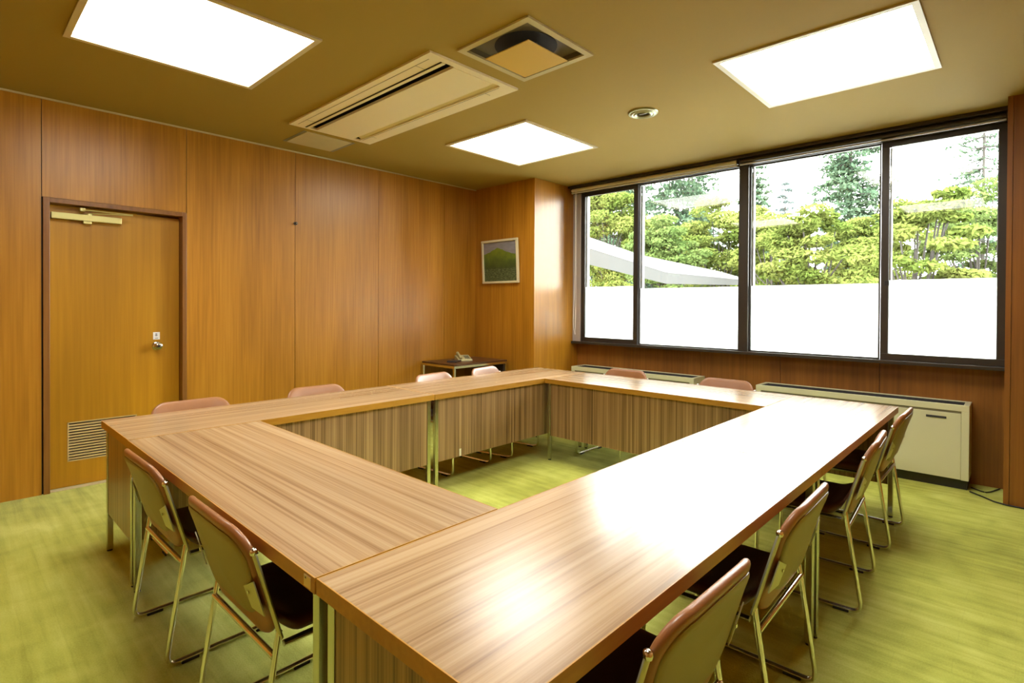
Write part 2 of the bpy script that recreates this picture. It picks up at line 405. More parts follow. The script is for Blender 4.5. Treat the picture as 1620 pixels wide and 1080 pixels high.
for k in range(ns):
    zc = z0+.012+(z1-z0-.024)*(k+.5)/ns; h = (z1-z0-.024)/ns
    b.add([(DX+.002,y0+.006,zc-h*.34),(DX+.002,y1-.006,zc-h*.34),(DX-.014,y1-.006,zc-h*.22),(DX-.014,y0+.006,zc-h*.22),
           (DX+.002,y0+.006,zc+h*.16),(DX+.002,y1-.006,zc+h*.16),(DX-.014,y1-.006,zc+h*.2),(DX-.014,y0+.006,zc+h*.2)],
          [(0,1,2,3),(4,7,6,5),(0,4,5,1),(2,6,7,3),(1,5,6,2),(0,3,7,4)])
b.build('grille', [M['louver'], M['black']], d)
k = MB(); k.lathe([(.001,0),(.033,0),(.033,.004),(.028,.008),(.013,.012),(.012,.026),(.020,.032),(.0285,.040),(.030,.050),(.026,.059),(.014,.064),(.001,.065)], (DX,1.182-.93,.995), 28, 'x')
kn = k.build('door_knob', M['steel'], d, smooth=40)
k = MB(); k.lathe([(.001,.0652),(.009,.0652),(.009,.067),(.001,.067)], (DX,1.182-.93,.995), 16, 'x'); k.build('key_cylinder', M['black'], kn, smooth=40)
k = MB(); k.box(DX,DX+.003,1.157-.93,1.203-.93,1.045,1.103); lp = k.build('lock_label', M['white'], d, bevel=.001)
k = MB()
for (ya,yb,za,zb) in ((1.172,1.185,1.084,1.092),(1.171,1.186,1.072,1.080),(1.170,1.190,1.054,1.058)): k.box(DX+.0031,DX+.0036,ya-.93,yb-.93,za,zb)
k.build('mark', M['ink'], lp)
c = MB(); c.box(DX,DX+.045,-.393,.015,1.928,1.972); c.box(DX+.004,DX+.04,-.215,-.165,1.908,1.928)
cl = c.build('door_closer', M['brass'], d, bevel=.003)
c = MB(); c.lathe([(.001,1.972),(.022,1.972),(.02,1.982),(.001,1.982)], (DX+.022,-.18,0), 16); c.tube([(DX+.03,-.18,1.985),(DX+.075,-.05,1.990),(DX+.10,.075,1.992)], .006, 8, r2=.004); c.tube([(DX+.10,.075,1.998),(DX+.06,-.22,2.003)], .006, 8, r2=.004)
c.box(DX+.02,DX+.062,-.235,-.205,1.996,2.016); c.build('closer_arm', M['brass'], cl, smooth=40)
b = MB(); b.box(-.066,-.005,-.40,.40,.0005,.005); b.build('threshold', M['bead'], d)

# ------------------------------------------------------------------ hook on the wall
hk = thing('wall_hook', 'small dark metal knob high on a seam of the door wall', 'hook', (XW, 2.272, 2.08))
k = MB(); k.lathe([(.001,0),(.016,0),(.016,.003),(.006,.005),(.006,.018),(.011,.021),(.013,.027),(.009,.032),(.001,.033)], (0,0,0), 18, 'x'); k.build('knob', M['bronze'], hk, smooth=40)
k = MB(); k.lathe([(.001,.0335),(.004,.0335),(.004,.0345),(.001,.0345)], (0,0,0), 12, 'x'); k.build('screw', M['brass'], hk)

# ------------------------------------------------------------------ ceiling fittings
LL = ['square white ceiling light nearest the door, over the front table', 'square white ceiling light closest to the picture, between air conditioner and round vent',
      'square white ceiling light close to the window and the right pillar', 'square white ceiling light above the near right corner of the tables']
for (x,y), lab in zip(LIGHTS, LL):
    t = thing('ceiling_light', lab, 'light', (x,y,H), group='square ceiling lights')
    b = MB(); o_, i_ = .482, .452
    for (x0,x1,y0,y1) in ((-o_,o_,-o_,-i_),(-o_,o_,i_,o_),(-o_,-i_,-i_,i_),(i_,o_,-i_,i_)): b.box(x0,x1,y0,y1,-.010,.001)
    for (x0,x1,y0,y1) in ((-i_-.004,i_+.004,-i_-.004,-i_),(-i_-.004,i_+.004,i_,i_+.004),(-i_-.004,-i_,-i_,i_),(i_,i_+.004,-i_,i_)): b.box(x0,x1,y0,y1,.001,.03)
    b.build('frame', M['light_frame'], t)
    b = MB(); b.box(-i_,i_,-i_,i_,.014,.020); b.build('diffuser', M['lamp'], t)
    la = bpy.data.lights.new('lamp_tube', 'AREA'); la.shape = 'SQUARE'; la.size = .89; la.energy = TUBE; la.color = (1,.975,.91); la.spread = math.radians(150)
    lo = bpy.data.objects.new('lamp_tube', la); C.objects.link(lo); lo.parent = t; lo.location = (0,0,.012)
    b = MB(); b.box(-i_-.0045,i_+.0045,-i_-.0045,i_+.0045,.0305,.0345); b.build('housing', M['white'], t)

t = thing('air_conditioner', 'long ivory air conditioner set into the ceiling between the lights', 'air conditioner', ((ACX0+ACX1)/2,(ACY0+ACY1)/2,H))
hx, hy = (ACX1-ACX0)/2, (ACY1-ACY0)/2
sl = [(-.268,-.218,.10),(-.202,-.148,.06),(.196,.262,.05)]  # y0,y1 slots relative centre (narrow seam, black slot, far slot)
b = MB(); hs = [(-hx+.034,hx-.046,-.210,-.150),(-hx+.034,hx-.046,.172,.240)]
for x0,x1,y0,y1 in holed(-hx,hx,-hy,hy,hs): b.box(x0,x1,y0,y1,-.014,-.0005)
b.build('casing', M['ac'], t)
b = MB(); q = .025; b.box(-hx+q,hx-q,-hy+q,hy-q,.05,.055)
for (x0,x1,y0,y1) in ((-hx+q,hx-q,-hy+q,-hy+q+.003),(-hx+q,hx-q,hy-q-.003,hy-q),(-hx+q,-hx+q+.003,-hy+q+.003,hy-q-.003),(hx-q-.003,hx-q,-hy+q+.003,hy-q-.003)): b.box(x0,x1,y0,y1,-.0004,.05)
b.build('recess', M['ac_slot'], t)
b = MB(); x0,x1 = -hx+.036,hx-.048
b.box(x0,x1,-.246,-.236,-.0162,-.0141,1); b.box(x0,x1,-.2355,-.211,-.0185,-.0141,0); b.build('air_blade', [M['ac'], M['ac_slot']], t)
b = MB(); b.add([(x0+.02,.174,.022),(x1-.02,.174,.022),(x1-.02,.238,-.002),(x0+.02,.238,-.002),(x0+.02,.174,.026),(x1-.02,.174,.026),(x1-.02,.238,.002),(x0+.02,.238,.002)],[(0,3,2,1),(4,5,6,7),(0,1,5,4),(1,2,6,5),(2,3,7,6),(3,0,4,7)])
b.build('air_blade', M['ac'], t)
b = MB()
for yy in (-.316,.250): b.box(-hx+.06,hx-.07,yy,yy+.004,-.0148,-.0141)
for yy0,yy1 in ((-.316,-.247),(.254,.30)):
    for xx in (-hx+.20,hx-.20): b.box(xx,xx+.003,yy0,yy1,-.0148,-.0141)
b.build('seam', M['cream_dark'], t)
b = MB(); b.box(-hx+.036,hx-.048,-.1495,.1715,-.019,-.0142); b.build('centre_panel', M['ac'], t, bevel=.0015)

t = thing('access_panel', 'plain square access hatch in the ceiling beside the air conditioner', 'hatch', (-4.487,2.28,H))
b = MB(); b.box(-.195,.195,-.205,.205,-.006,-.0005); b.build('hatch_door', M['bead'], t, bevel=.002)
for y0 in (-.232,.21): MB().box(-.20,.20,y0,y0+.026,-.0025,-.0003).build('gap', M['cream_dark'], t)

t = thing('air_vent', 'square ceiling vent with a yellowed plate hung in its dark recess', 'vent', ((VX0+VX1)/2,(VY0+VY1)/2,H))
hx, hy = (VX1-VX0)/2, (VY1-VY0)/2
b = MB()
for (x0,x1,y0,y1) in ((-hx,hx,-hy,-hy+.037),(-hx,hx,hy-.037,hy),(-hx,-hx+.037,-hy+.037,hy-.037),(hx-.037,hx,-hy+.037,hy-.037)): b.box(x0,x1,y0,y1,-.012,-.0003)
b.build('frame', M['bead'], t)
MB().box(-hx+.0355,hx-.0355,-hy+.0355,hy-.0355,.028,.032).build('duct_pan', M['vent_metal'], t)
b = MB(); a, e = hx-.0352, hy-.0352
for (x0,x1,y0,y1) in ((-a,a,-e,-e+.0025),(-a,a,e-.0025,e),(-a,-a+.0025,-e+.0025,e-.0025),(a-.0025,a,-e+.0025,e-.0025)): b.box(x0,x1,y0,y1,.001,.028)
b.build('duct_rim', M['vent_metal'], t)
MB().lathe([(.001,.0262),(.175,.0262),(.175,.0278),(.001,.0278)], (0,0,0), 40).build('duct_opening', M['black'], t)
MB().box(-.160,.160,-.165,.165,-.050,-.044).build('plate', M['vent_plate'], t, bevel=.002, loc=(.004,.003,0))
for sx_ in (-1,1): MB().tube([(sx_*.08,.0,-.0438),(sx_*.08,.0,.026)], .004, 8).build('hanger', M['vent_metal'], t)

t = thing('round_vent', 'small round ringed vent in the ceiling near the window', 'vent', (-2.045,3.55,H))
b = MB(); b.lathe([(.046,.0),(.046,-.016),(.058,-.022),(.070,-.016),(.080,-.019),(.093,-.012),(.103,-.012),(.108,-.004),(.108,0)], (0,0,0), 40); b.build('ring', M['ring'], t, smooth=25)
b = MB(); b.lathe([(.001,-.004),(.046,-.004),(.046,-.001),(.001,-.001)], (0,0,0), 32); b.build('throat', M['black'], t)
b = MB(); b.box(-.03,.03,-.008,.008,-.012,-.004); b.build('core', M['vent_metal'], t, bevel=.003)

# ------------------------------------------------------------------ window
def window(n, x0, x1, lab, sash, film_top, y=YW):
    w = thing(f'window_{n}', lab, 'window', ((x0+x1)/2, y, 0), kind='structure')
    hx = (x1-x0)/2; z0, z1 = .905, 2.665
    fw = .052 if sash else .012
    b = MB()
    for (a0,a1,c0,c1) in ((-hx,hx,z0,z0+fw),(-hx,hx,z1-fw*.8,z1),(-hx,-hx+fw,z0+fw,z1-fw*.8),(hx-fw,hx,z0+fw,z1-fw*.8)): b.box(a0,a1,.0,.035,c0,c1)
    b.build('sash_frame' if sash else 'window_frame', M['bronze'], w, bevel=.002)
    gx = hx-fw; ga, gb = z0+fw, z1-fw*.8
    b = MB(); b.box(-gx,-gx+.014,.036,.075,ga,gb); b.box(gx-.005,gx,.036,.075,ga,gb); b.build('glazing_bead', M['alu'], w)
    b = MB(); b.box(-gx,gx,.016,.019,ga,gb); b.build('glass_pane', M['glass'], w)
    b = MB(); b.add([(-gx,.0145,ga),(gx,.0145,ga),(gx,.0145,film_top),(-gx,.0145,film_top)],[(0,1,2,3)]); b.build('frosted_film', M['film'], w, fix=False)
    return w
w1 = window(1, -3.85, -3.09, 'narrow sliding window pane beside the picture pillar', True, 1.55)
w2 = window(2, -3.085, -1.99, 'wide fixed window pane with the grey roof outside it', False, 1.522, YW+.02)
w3 = window(3, -1.90, -.855, 'wide fixed window pane looking at the tall conifer', False, 1.527, YW+.02)
w4 = window(4, -.85, -.09, 'sliding window pane with a latch beside the right pillar', True, 1.55)
b = MB(); b.box(.0,.03,-.022,0,1.505,1.545); b.build('latch', M['black'], w4, bevel=.003, loc=(-.36,0,0)).location = (-.352,0,0)
t = tag(MB().box(-1.99,-1.90,YW-.015,YW+.06,.905,2.665).build('trim_2', M['bronze'], bevel=.003), 'thick dark upright in the middle of the window', 'mullion', kind='structure')
t = tag(MB().box(XP+.001,XQ-.001,YW-.04,YV+.10,.877,.905).build('trim_3', M['bronze'], bevel=.003), 'dark metal sill running under the whole window', 'sill', kind='structure')
t = tag(MB().box(XP+.001,-3.851,YW-.01,YW+.06,.9055,2.72).build('trim_4', M['alu'], bevel=.002), 'grey metal jamb strip between the pillar and the window', 'jamb', kind='structure')
b = MB(); b.box(XP+.001,XQ-.001,YW-.02,YW+.06,2.6655,H-.001); b.box(XP+.001,XQ-.001,5.15,YW-.021,H-.028,H-.001)
tag(b.build('trim_5', M['bronze'], bevel=.003), 'dark metal head rail between the window and the ceiling', 'rail', kind='structure')

for (x0,x1,lab,mat) in ((-3.94,-1.985,'off-white roller blind rolled up at the left half of the window','blind'),(-1.96,-.10,'dark roller blind rolled up at the right half of the window','bronze')):
    t = thing('roller_blind', lab, 'blind', ((x0+x1)/2, 5.20, 2.70), group='roller blinds above the window')
    hw = (x1-x0)/2
    MB().lathe([(.001,-hw),(.021,-hw),(.021,hw),(.001,hw)], (0,0,0), 20, 'x').build('blind_roll', M[mat], t, smooth=40)
    MB().box(-hw,hw,-.012,.004,-.040,-.026).build('bottom_rail', M['blind'] if mat == 'blind' else M['alu'], t, bevel=.003)
    for s in (-1,1): MB().box(s*hw-.004,s*hw+.004,-.022,.022,-.022,.0245).build('bracket', M['bronze'], t)
    if mat == 'blind':
        k = MB(); k.tube([(-hw+.075,-.03,.0),(-hw+.078,-.03,-.9),(-hw+.06,-.03,-1.35),(-hw+.052,-.03,-1.55),(-hw+.062,-.03,-1.66),(-hw+.075,-.03,-1.68),(-hw+.085,-.03,-1.62),(-hw+.088,-.03,-1.3),(-hw+.088,-.03,0)], .0028, 6)
        k.tube([(-hw+.074,-.03,-1.675),(-hw+.08,-.03,-1.71)], .005, 8)
        k.build('pull_cord', M['white'], t, smooth=60)

# ------------------------------------------------------------------ fan coil units below the window
def fancoil(x0, x1, lab):
    t = thing('fan_coil_unit', lab, 'heater', ((x0+x1)/2, 5.23, 0), group='cream fan coil units under the window')
    hw = (x1-x0)/2; f, bk, zt = -.13, .128, .62
    b = MB(); b.box(-hw,hw,f+.012,bk,.075,zt-.045); b.box(-hw,hw,f,f+.03,zt-.045,zt); b.box(-hw,hw,bk-.03,bk,zt-.045,zt); b.box(-hw,-hw+.035,f+.03,bk-.03,zt-.045,zt); b.box(hw-.035,hw,f+.03,bk-.03,zt-.045,zt)
    b.box(-hw,-hw+.045,f,f+.012,.075,zt-.045); b.box(hw-.045,hw,f,f+.012,.075,zt-.045)
    b.build('casing', M['cream'], t, bevel=.002)
    b = MB(); b.box(-hw+.046,hw-.046,f,f+.0115,.078,zt-.062); b.build('front_panel', M['cream'], t, bevel=.002)
    b = MB(); b.box(-hw+.046,hw-.046,f+.006,f+.0115,zt-.062,zt-.045); b.build('groove', M['cream_dark'], t)
    b = MB(); b.box(-hw+.035,hw-.035,f+.03,bk-.03,zt-.03,zt-.026,1)
    n = 5
    for i in range(n): yy = f+.042+i*(bk-f-.09)/(n-1); b.box(-hw+.036,hw-.036,yy,yy+.006,zt-.026,zt-.004)
    b.build('air_grille', [M['plinth'], M['black']], t)
    b = MB(); b.box(hw-.25,hw-.13,f-.004,f,.512,.528); b.build('handle_slot', M['plinth'], t)
    b = MB(); b.box(-hw+.02,hw-.01,f+.045,bk-.01,0,.075); b.build('plinth', M['plinth'], t)
    return t
fancoil(-3.86,-2.355,'cream fan coil unit behind the table, left one under the window')
fancoil(-1.765,-.277,'cream fan coil unit with its front in view, beside the right pillar')
c = MB(); c.tube(fillet([((-.27,5.10,.006),0),((-.20,5.03,.006),.05),((-.135,4.955,.006),.05),((-.07,4.925,.006),.02),((.05,4.92,.006),0)],5), .005, 8)
c.tube(fillet([((-.268,5.22,.006),0),((-.19,5.15,.006),.05),((-.16,5.20,.006),.04),((-.115,5.335,.006),0)],5), .004, 8)
tag(c.build('power_cord', M['rubber'], smooth=60), 'thin black cord on the carpet between heater and right pillar', 'cord')

# ------------------------------------------------------------------ picture
t = thing('picture', 'landscape picture of a green hill in a pale frame on the pillar', 'picture', (-4.475, YP-.006, 1.845))
t.rotation_euler = (math.radians(3.2), 0, 0)
hw, hh, fr = .295, .256, .026
b = MB()
for (x0,x1,z0,z1) in ((-hw,hw,-hh,-hh+fr),(-hw,hw,hh-fr,hh),(-hw,-hw+fr,-hh+fr,hh-fr),(hw-fr,hw,-hh+fr,hh-fr)): b.box(x0,x1,-.030,-.001,z0,z1)
b.build('frame', M['frame'], t, bevel=.004)
MB().box(-hw+fr,hw-fr,-.014,-.008,-hh+fr,hh-fr).build('painting', M['painting'], t)
t.location.y = YP-.0165

# ------------------------------------------------------------------ tables
def table(lab, cx, cy, length, depth, rz, ends=(0,0), sticker=None, panel=True):
    """long axis local x, inner side (modesty panel) at +y"""
    t = thing('conference_table', lab, 'table', (cx,cy,0), rz, 'zebra laminate tables set in a square')
    hx, hy, tk = length/2, depth/2, .037
    top = MB().box(-hx+.0032,hx-.0032,-hy+.0032,hy-.0032,TH-tk,TH).build('tabletop', M['top'], t)
    b = MB()
    for (x0,x1,y0,y1) in ((-hx,hx,-hy,-hy+.0031),(-hx,hx,hy-.0031,hy),(-hx,-hx+.0031,-hy+.0031,hy-.0031),(hx-.0031,hx,-hy+.0031,hy-.0031)): b.box(x0,x1,y0,y1,TH-tk-.0005,TH+.0003)
    b.build('edge_band', M['edge'], top)
    MB().box(-hx+.03,hx-.03,-hy+.03,hy-.05,TH-tk-.022,TH-tk).build('under_board', M['under'], t)
    ls, ins = .014, .018
    for sx in (-1,1):
        for sy in (-1,1):
            px, py = sx*(hx-ins-ls), sy*(hy-ins-ls)
            l = MB().box(px-ls,px+ls,py-ls,py+ls,.008,TH-tk).build('leg', M['leg_metal'], t, bevel=.0025)
            MB().lathe([(.001,0),(.013,0),(.013,.008),(.001,.008)], (px,py,0), 12).build('foot_glide', M['rubber'], l)
    if panel:
        MB().box(-hx+ins+2*ls+.002,hx-ins-2*ls-.002,hy-ins-.022,hy-ins-.004,.212,TH-tk-.001).build('modesty_panel', [M['panel']], t)
    for s, on in zip((-1,1), ends):
        if on:
            x = s*(hx-ins-.013)
            MB().box(x-.009,x+.009,-hy+ins+2*ls+.002,hy-ins-2*ls-.002,.205,TH-tk-.001).build('end_panel', M['panel'], t)
    if sticker == 'edge':
        s = MB().box(hx-.052,hx-.018,-hy-.0012,-hy-.0002,TH-.033,TH-.006).build('label_sticker', M['paper'], t)
        MB().box(hx-.046,hx-.040,-hy-.0016,-hy-.0012,TH-.014,TH-.010).build('mark', M['ink'], s)
    if sticker == 'panel':
        MB().box(.632,.650,hy-ins-.0038,hy-ins-.0028,.214,.268).build('label_sticker', M['paper'], t)
    return t
cl, cr = (TX0+TX1)/2, (TX2+TX3)/2
g = .002
L1_ = TYM-TY0-2*g; L2_ = TY3-TYM-2*g
table('zebra laminate table in the door-side row, the end nearest the door', cl, (TY0+TYM)/2, L1_, TX1-TX0, -PI/2, (0,1))
table('zebra laminate table in the door-side row, the end nearest the picture', cl, (TYM+TY3)/2, L2_, TX1-TX0, -PI/2, (1,0), 'panel')
table('zebra laminate table in the glossy right row, the near corner one', cr, (TY0+TYM)/2, L1_, TX3-TX2, PI/2, (1,0))
table('zebra laminate table in the glossy right row, the end by the window', cr, (TYM+TY3)/2, L2_, TX3-TX2, PI/2, (0,1))
table('zebra laminate front table with two chairs and a label on its edge', (TX1+TX2)/2, (TY0+TY1)/2, TX2-TX1-.007, TY1-TY0, 0, (0,0), 'edge')
table('zebra laminate table joining both rows along the window side', (TX1+TX2)/2, (TY2+TY3)/2, TX2-TX1-.007, TY3-TY2, PI, (0,0))

# ------------------------------------------------------------------ chairs
def backmap(u, w, off):
    """u lateral, w 0..1 up the back, off along the backward normal"""
    z = .385+w*(.745-.385)
    y = .060-(z-.438)*.287
    y -= .022*(1-(u/.215)**2)
    y -= .012*max(0,w-.72)**1.5*4
    ny, nz_ = -.936, -.351
    return (u, y+ny*off, z+nz_*off)
def backpanel(prof, hw, w0, w1, r, rb, steps):
    """closed rounded slab: prof = list of (inset, offset); interior rings added on both faces"""
    cw = (w0+w1)/2; hh = (w1-w0)/2*.36; rings = []
    for ins, off in prof:
        rings.append([backmap(x, cw+y/.36, off) for x, y in rrect(hw-ins, hh-ins, r-ins*.8, 7, 0, 0, rb-ins*.8)])
    return rings
def make_chair(label):
    t = thing('chair', label, 'chair', (0,0,0), 0, 'brown vinyl chairs around the tables')
    # padded vinyl back, wraps round its edge
    b = MB(); ins_in = [.19,.15,.10,.06,.035]
    prof = [(i,.0105) for i in ins_in]+[(.016,.0105),(.006,.008),(.001,.003),(.0,-.003),(.003,-.009),(.010,-.013),(.022,-.015)]+[(i,-.016) for i in (.04,.07,.11,.15,.19)]
    def rings(prof, hw, hh, cw, r, rb):
        out = []
        for ins, off in prof:
            a, c = max(hw-ins,.006), max(hh-ins*hh/hw*1.0 if ins > .03 else hh-ins, .006)
            out.append([backmap(x, cw+y/.36, off) for x, y in rrect(a, c, max(r-ins*.7,.004) if ins < .1 else min(a,c)*.45, 7, 0, 0, max(rb-ins*.7,.004) if ins < .1 else min(a,c)*.45)])
        return out
    b.loft(rings(prof, .220, .168, .533, .085, .075)); b.build('backrest', M['vinyl'], t, smooth=60)
    # plastic shell behind
    b = MB(); prof = [(i,.0170) for i in (.18,.14,.09,.05,.02)]+[(.006,.0162),(.0,.013),(.0,.009)]
    b.loft(rings(prof, .203, .126, .590, .075, .095)); b.build('back_shell', M['shell'], t, smooth=60)
    # seat pad, turned up at the rear
    b = MB()
    def seatring(ins, z):
        out = []
        for x, y in rrect(.208-ins, .205-ins, max(.06-ins*.7,.006), 7, 0, 0):
            yy = y+.282; up = max(0,.145-yy); dish = -.010*math.cos(min(1,abs(x)/.2)*PI/2)*math.cos(min(1,abs(y)/.2)*PI/2)
            fr = max(0, yy-.42)
            out.append((x, yy-.15*up*.2, z+up*up*9+dish*(1 if z > .41 else 0)-fr*fr*1.2))
        return out
    pr = [(.18,.398),(.10,.398),(.04,.398),(.010,.400),(.002,.408),(0,.418),(.003,.428),(.012,.435),(.03,.438),(.06,.439),(.10,.439),(.14,.439),(.18,.439)]
    b.loft([seatring(i,z) for i,z in pr]); b.build('seat', M['seat_vinyl'], t, smooth=60)
    for s in (-1,1):
        x = s*.226
        path = fillet([((x,.062,.440),0),((x,-.004,.0125),.038),((x,.432,.0125),.05),((x,.422,.396),.035),((x,.075,.400),0)],7)
        f = MB().tube(path, .0105, 10, r2=.0085).build('side_frame', M['chrome'], t, smooth=60)
        for yy in (.075,.345): MB().box(x-.0125,x+.0125,yy-.03,yy+.03,0,.012).build('glide', M['rubber'], f, bevel=.003)
        xb = s*.229
        p0, p1 = Vector((xb,.0665,.420)), Vector((xb,-.006,.674))
        br = MB().tube([p0,p0.lerp(p1,.5),p1], .0095, 8, r2=.0065).build('back_bar', M['bar_metal'], t, smooth=50)
        MB().lathe([(.001,.672),(.0085,.672),(.0105,.679),(.009,.687),(.001,.690)], (xb,-.0072,0), 12).build('end_cap', M['chrome'], br, smooth=60)
        # plate fixing the back to the bar
        q = []
        for u, w in ((.228,.62),(.172,.54),(.178,.36),(.228,.33)): q.append(backmap(s*u, w, .0205))
        q2 = [(p[0],p[1]-.003,p[2]-.001) for p in q]
        pl = MB().add(q+q2, [(0,1,2,3),(4,7,6,5),(0,4,5,1),(1,5,6,2),(2,6,7,3),(3,7,4,0)]).build('bracket', M['bar_metal'], t)
        c = backmap(s*.188,.50,.0235); MB().lathe([(.001,-.003),(.005,-.003),(.004,.001),(.001,.0015)], (c[0],c[1],c[2]), 10, 'y').build('screw', M['steel'], pl)
    MB().tube([(-.226,.050,.374),(.226,.050,.374)], .0095, 12, up=Vector((0,0,1))).build('cross_bar', M['chrome'], t, smooth=60)
    MB().tube([(-.226,.395,.389),(.226,.395,.389)], .008, 10, up=Vector((0,0,1))).build('cross_bar', M['chrome'], t, smooth=60)
    return t
CH = [  # x, y of rear foot centre, heading, label
    (-1.695,.570,.01,'brown chair at the front table, nearer the labelled table corner'),
    (-2.480,.561,.016,'brown chair at the front table, nearer the door wall'),
    (-3.648,1.050,-PI/2,'brown chair in front of the door, at the door-side table row'),
    (-3.652,1.850,-PI/2,'brown chair at the door-side row, second one counted from the door'),
    (-3.640,2.900,-PI/2+.10,'brown chair at the door-side row, just left of the side table'),
    (-3.674,3.543,-PI/2+.19,'brown chair at the door-side row, in front of the side table with phone'),
    (-2.650,4.310,PI,'brown chair at the window-side table, in front of the left heater'),
    (-1.730,4.310,PI,'brown chair at the window-side table, in the gap between both heaters'),
    (-.518,3.781,PI/2,'brown chair at the right table row, the one closest to the window'),
    (-.512,2.955,PI/2+.06,'brown chair at the right table row, second one from the window'),
    (-.515,1.886,PI/2+.02,'brown chair at the right table row, third one from the window'),
    (-.508,1.138,PI/2-.017,'brown chair at the right table row, farthest from the window, cut off below'),
]
c0 = make_chair(CH[0][3])
for i, (x,y,r,lab) in enumerate(CH):
    if i == 0: c0.location = (x,y,0); c0.rotation_euler = (0,0,r)
    else: dup(c0, (x,y,0), r, lab)

# ------------------------------------------------------------------ side table and telephone
SX0,SX1,SY0,SY1,SZ = -4.90,-4.345,3.715,4.515,.70
t = thing('side_table', 'small dark-topped side table with chrome legs in the room corner', 'table', ((SX0+SX1)/2,(SY0+SY1)/2,0))
hx, hy = (SX1-SX0)/2, (SY1-SY0)/2
MB().box(-hx,hx,-hy,hy,SZ-.018,SZ).build('tabletop', M['dark_top'], t, bevel=.002)
b = MB()
for (x0,x1,y0,y1) in ((-hx,hx,-hy,-hy+.022),(-hx,hx,hy-.022,hy),(-hx,-hx+.022,-hy+.022,hy-.022),(hx-.022,hx,-hy+.022,hy-.022)): b.box(x0,x1,y0,y1,SZ-.042,SZ-.0181)
b.build('rail', M['chrome'], t)
for sx in (-1,1):
    for sy in (-1,1):
        px,py = sx*(hx-.011),sy*(hy-.011); MB().box(px-.011,px+.011,py-.011,py+.011,0,SZ-.0425).build('leg', M['chrome'], t, bevel=.002)
MB().box(-hx+.024,hx-.024,hy-.04,hy-.025,.20,SZ-.043).build('back_panel', M['under'], t)
MB().box(-hx+.024,hx-.024,-hy+.024,hy-.042,.20,.215).build('shelf', M['under'], t)
t = thing('telephone', 'aged cream desk telephone on the corner side table', 'telephone', (-4.66,4.12,SZ), math.radians(62))
b = MB(); b.add([(-.085,-.10,0),(.085,-.10,0),(.085,.10,0),(-.085,.10,0),(-.08,-.095,.022),(.08,-.095,.018),(.08,.095,.052),(-.08,.095,.052)],[(0,3,2,1),(4,5,6,7),(0,1,5,4),(1,2,6,5),(2,3,7,6),(3,0,4,7)])
b.build('body', M['phone'], t, bevel=.004)
k = MB()
for i in range(3):
    for j in range(4):
        x, y = .012+i*.02, -.065+j*.028; zz = .022+(y+.095)/.19*.040
        k.box(x-.007,x+.007,y-.009,y+.009,zz-.004,zz+.004)
k.build('keypad', M['keys'], t)
h = MB(); h.tube([(-.05,-.102,.028),(-.05,-.085,.038),(-.05,0,.060),(-.05,.085,.074),(-.05,.102,.066)], [.016,.018,.012,.018,.016], 12); h.build('handset', M['phone'], t, smooth=60)
tag(MB().box(-.055,.055,-.08,.08,0,.014).build('notepad', M['phone_dark'], bevel=.002, loc=(-4.60,3.93,SZ)), 'flat black notepad lying beside the telephone', 'notepad').rotation_euler = (0,0,.5)

# ------------------------------------------------------------------ outside
GZ = -.6
tag(MB().box(-60,40,YV+.3,90,GZ-.1,GZ).build('ground', M['ground_bounce']), 'unseen ground outside, made pale to bounce daylight onto the frosted film', 'ground', kind='structure')
# low pavilion roof outside
rt = thing('garden_pavilion', 'low garden building with a grey shingled roof outside the window', 'building', (0,0,0))
A = Vector((-6.351,9.0,2.467)); Bc = Vector((-5.471,10.5,2.023)); D = Vector((-4.939,14.0,1.959)); G2 = Vector((-5.443,13.2,2.176)); G1 = Vector((-6.725,11.6,2.546))
A0 = A+(A-Bc)*.8; G0 = G1+(G1-G2)*.9+Vector((0,0,.25))
top = [A0,A,Bc,D,G2,G1,G0]; dz = [-.42,-.315,-.225,-.10,-.2,-.3,-.4]
low = [p+Vector((0,0,q)) for p,q in zip(top,dz)]
n = len(top); sides = [(i,(i+1)%n,n+(i+1)%n,n+i) for i in range(n)]
MB().add([p+Vector((0,0,.012)) for p in top]+[p+Vector((0,0,.0005)) for p in top], [(0,1,6),(1,5,6),(1,2,5),(2,4,5),(2,3,4),(7,13,8),(8,13,12),(8,12,9),(9,12,11),(9,11,10)]+sides).build('roof', M['shingle'], rt)
MB().add(top+low, [(0,1,6),(1,5,6),(1,2,5),(2,4,5),(2,3,4),(7,13,8),(8,13,12),(8,12,9),(9,12,11),(9,11,10)]+sides).build('fascia', M['fascia'], rt)
MB().prism([(-6.1,10.9),(-5.75,11.1),(-5.6,12.9),(-8.0,12.3),(-8.0,10.9)], GZ, 1.72).build('wall', M['soffit'], rt)

def quads(P, Nn, S, rng):
    """leaf quads at points P with normals Nn and sizes S"""
    n = len(P); r = rng.normal(size=(n,3)); a = np.cross(Nn, r); a /= np.linalg.norm(a,axis=1)[:,None]+1e-9
    b2 = np.cross(Nn, a); S = S[:,None]
    V = np.stack([P-a*S, P-b2*S*.45, P+a*S, P+b2*S*.45], 1).reshape(-1,3)
    F = np.arange(4*n).reshape(-1,4); return V, F
def crown(name, V, F, mat, parent):
    me = bpy.data.meshes.new(name); me.vertices.add(len(V)); me.vertices.foreach_set('co', V.astype(np.float32).ravel())
    me.loops.add(F.size); me.loops.foreach_set('vertex_index', F.astype(np.int32).ravel())
    me.polygons.add(len(F)); me.polygons.foreach_set('loop_start', np.arange(0,F.size,4,dtype=np.int32)); me.polygons.foreach_set('loop_total', np.full(len(F),4,dtype=np.int32))
    me.update(calc_edges=True); me.validate(); me.materials.append(mat)
    o = bpy.data.objects.new(name, me); C.objects.link(o); o.parent = parent; return o
def norm(a): return a/(np.linalg.norm(a,axis=1)[:,None]+1e-9)
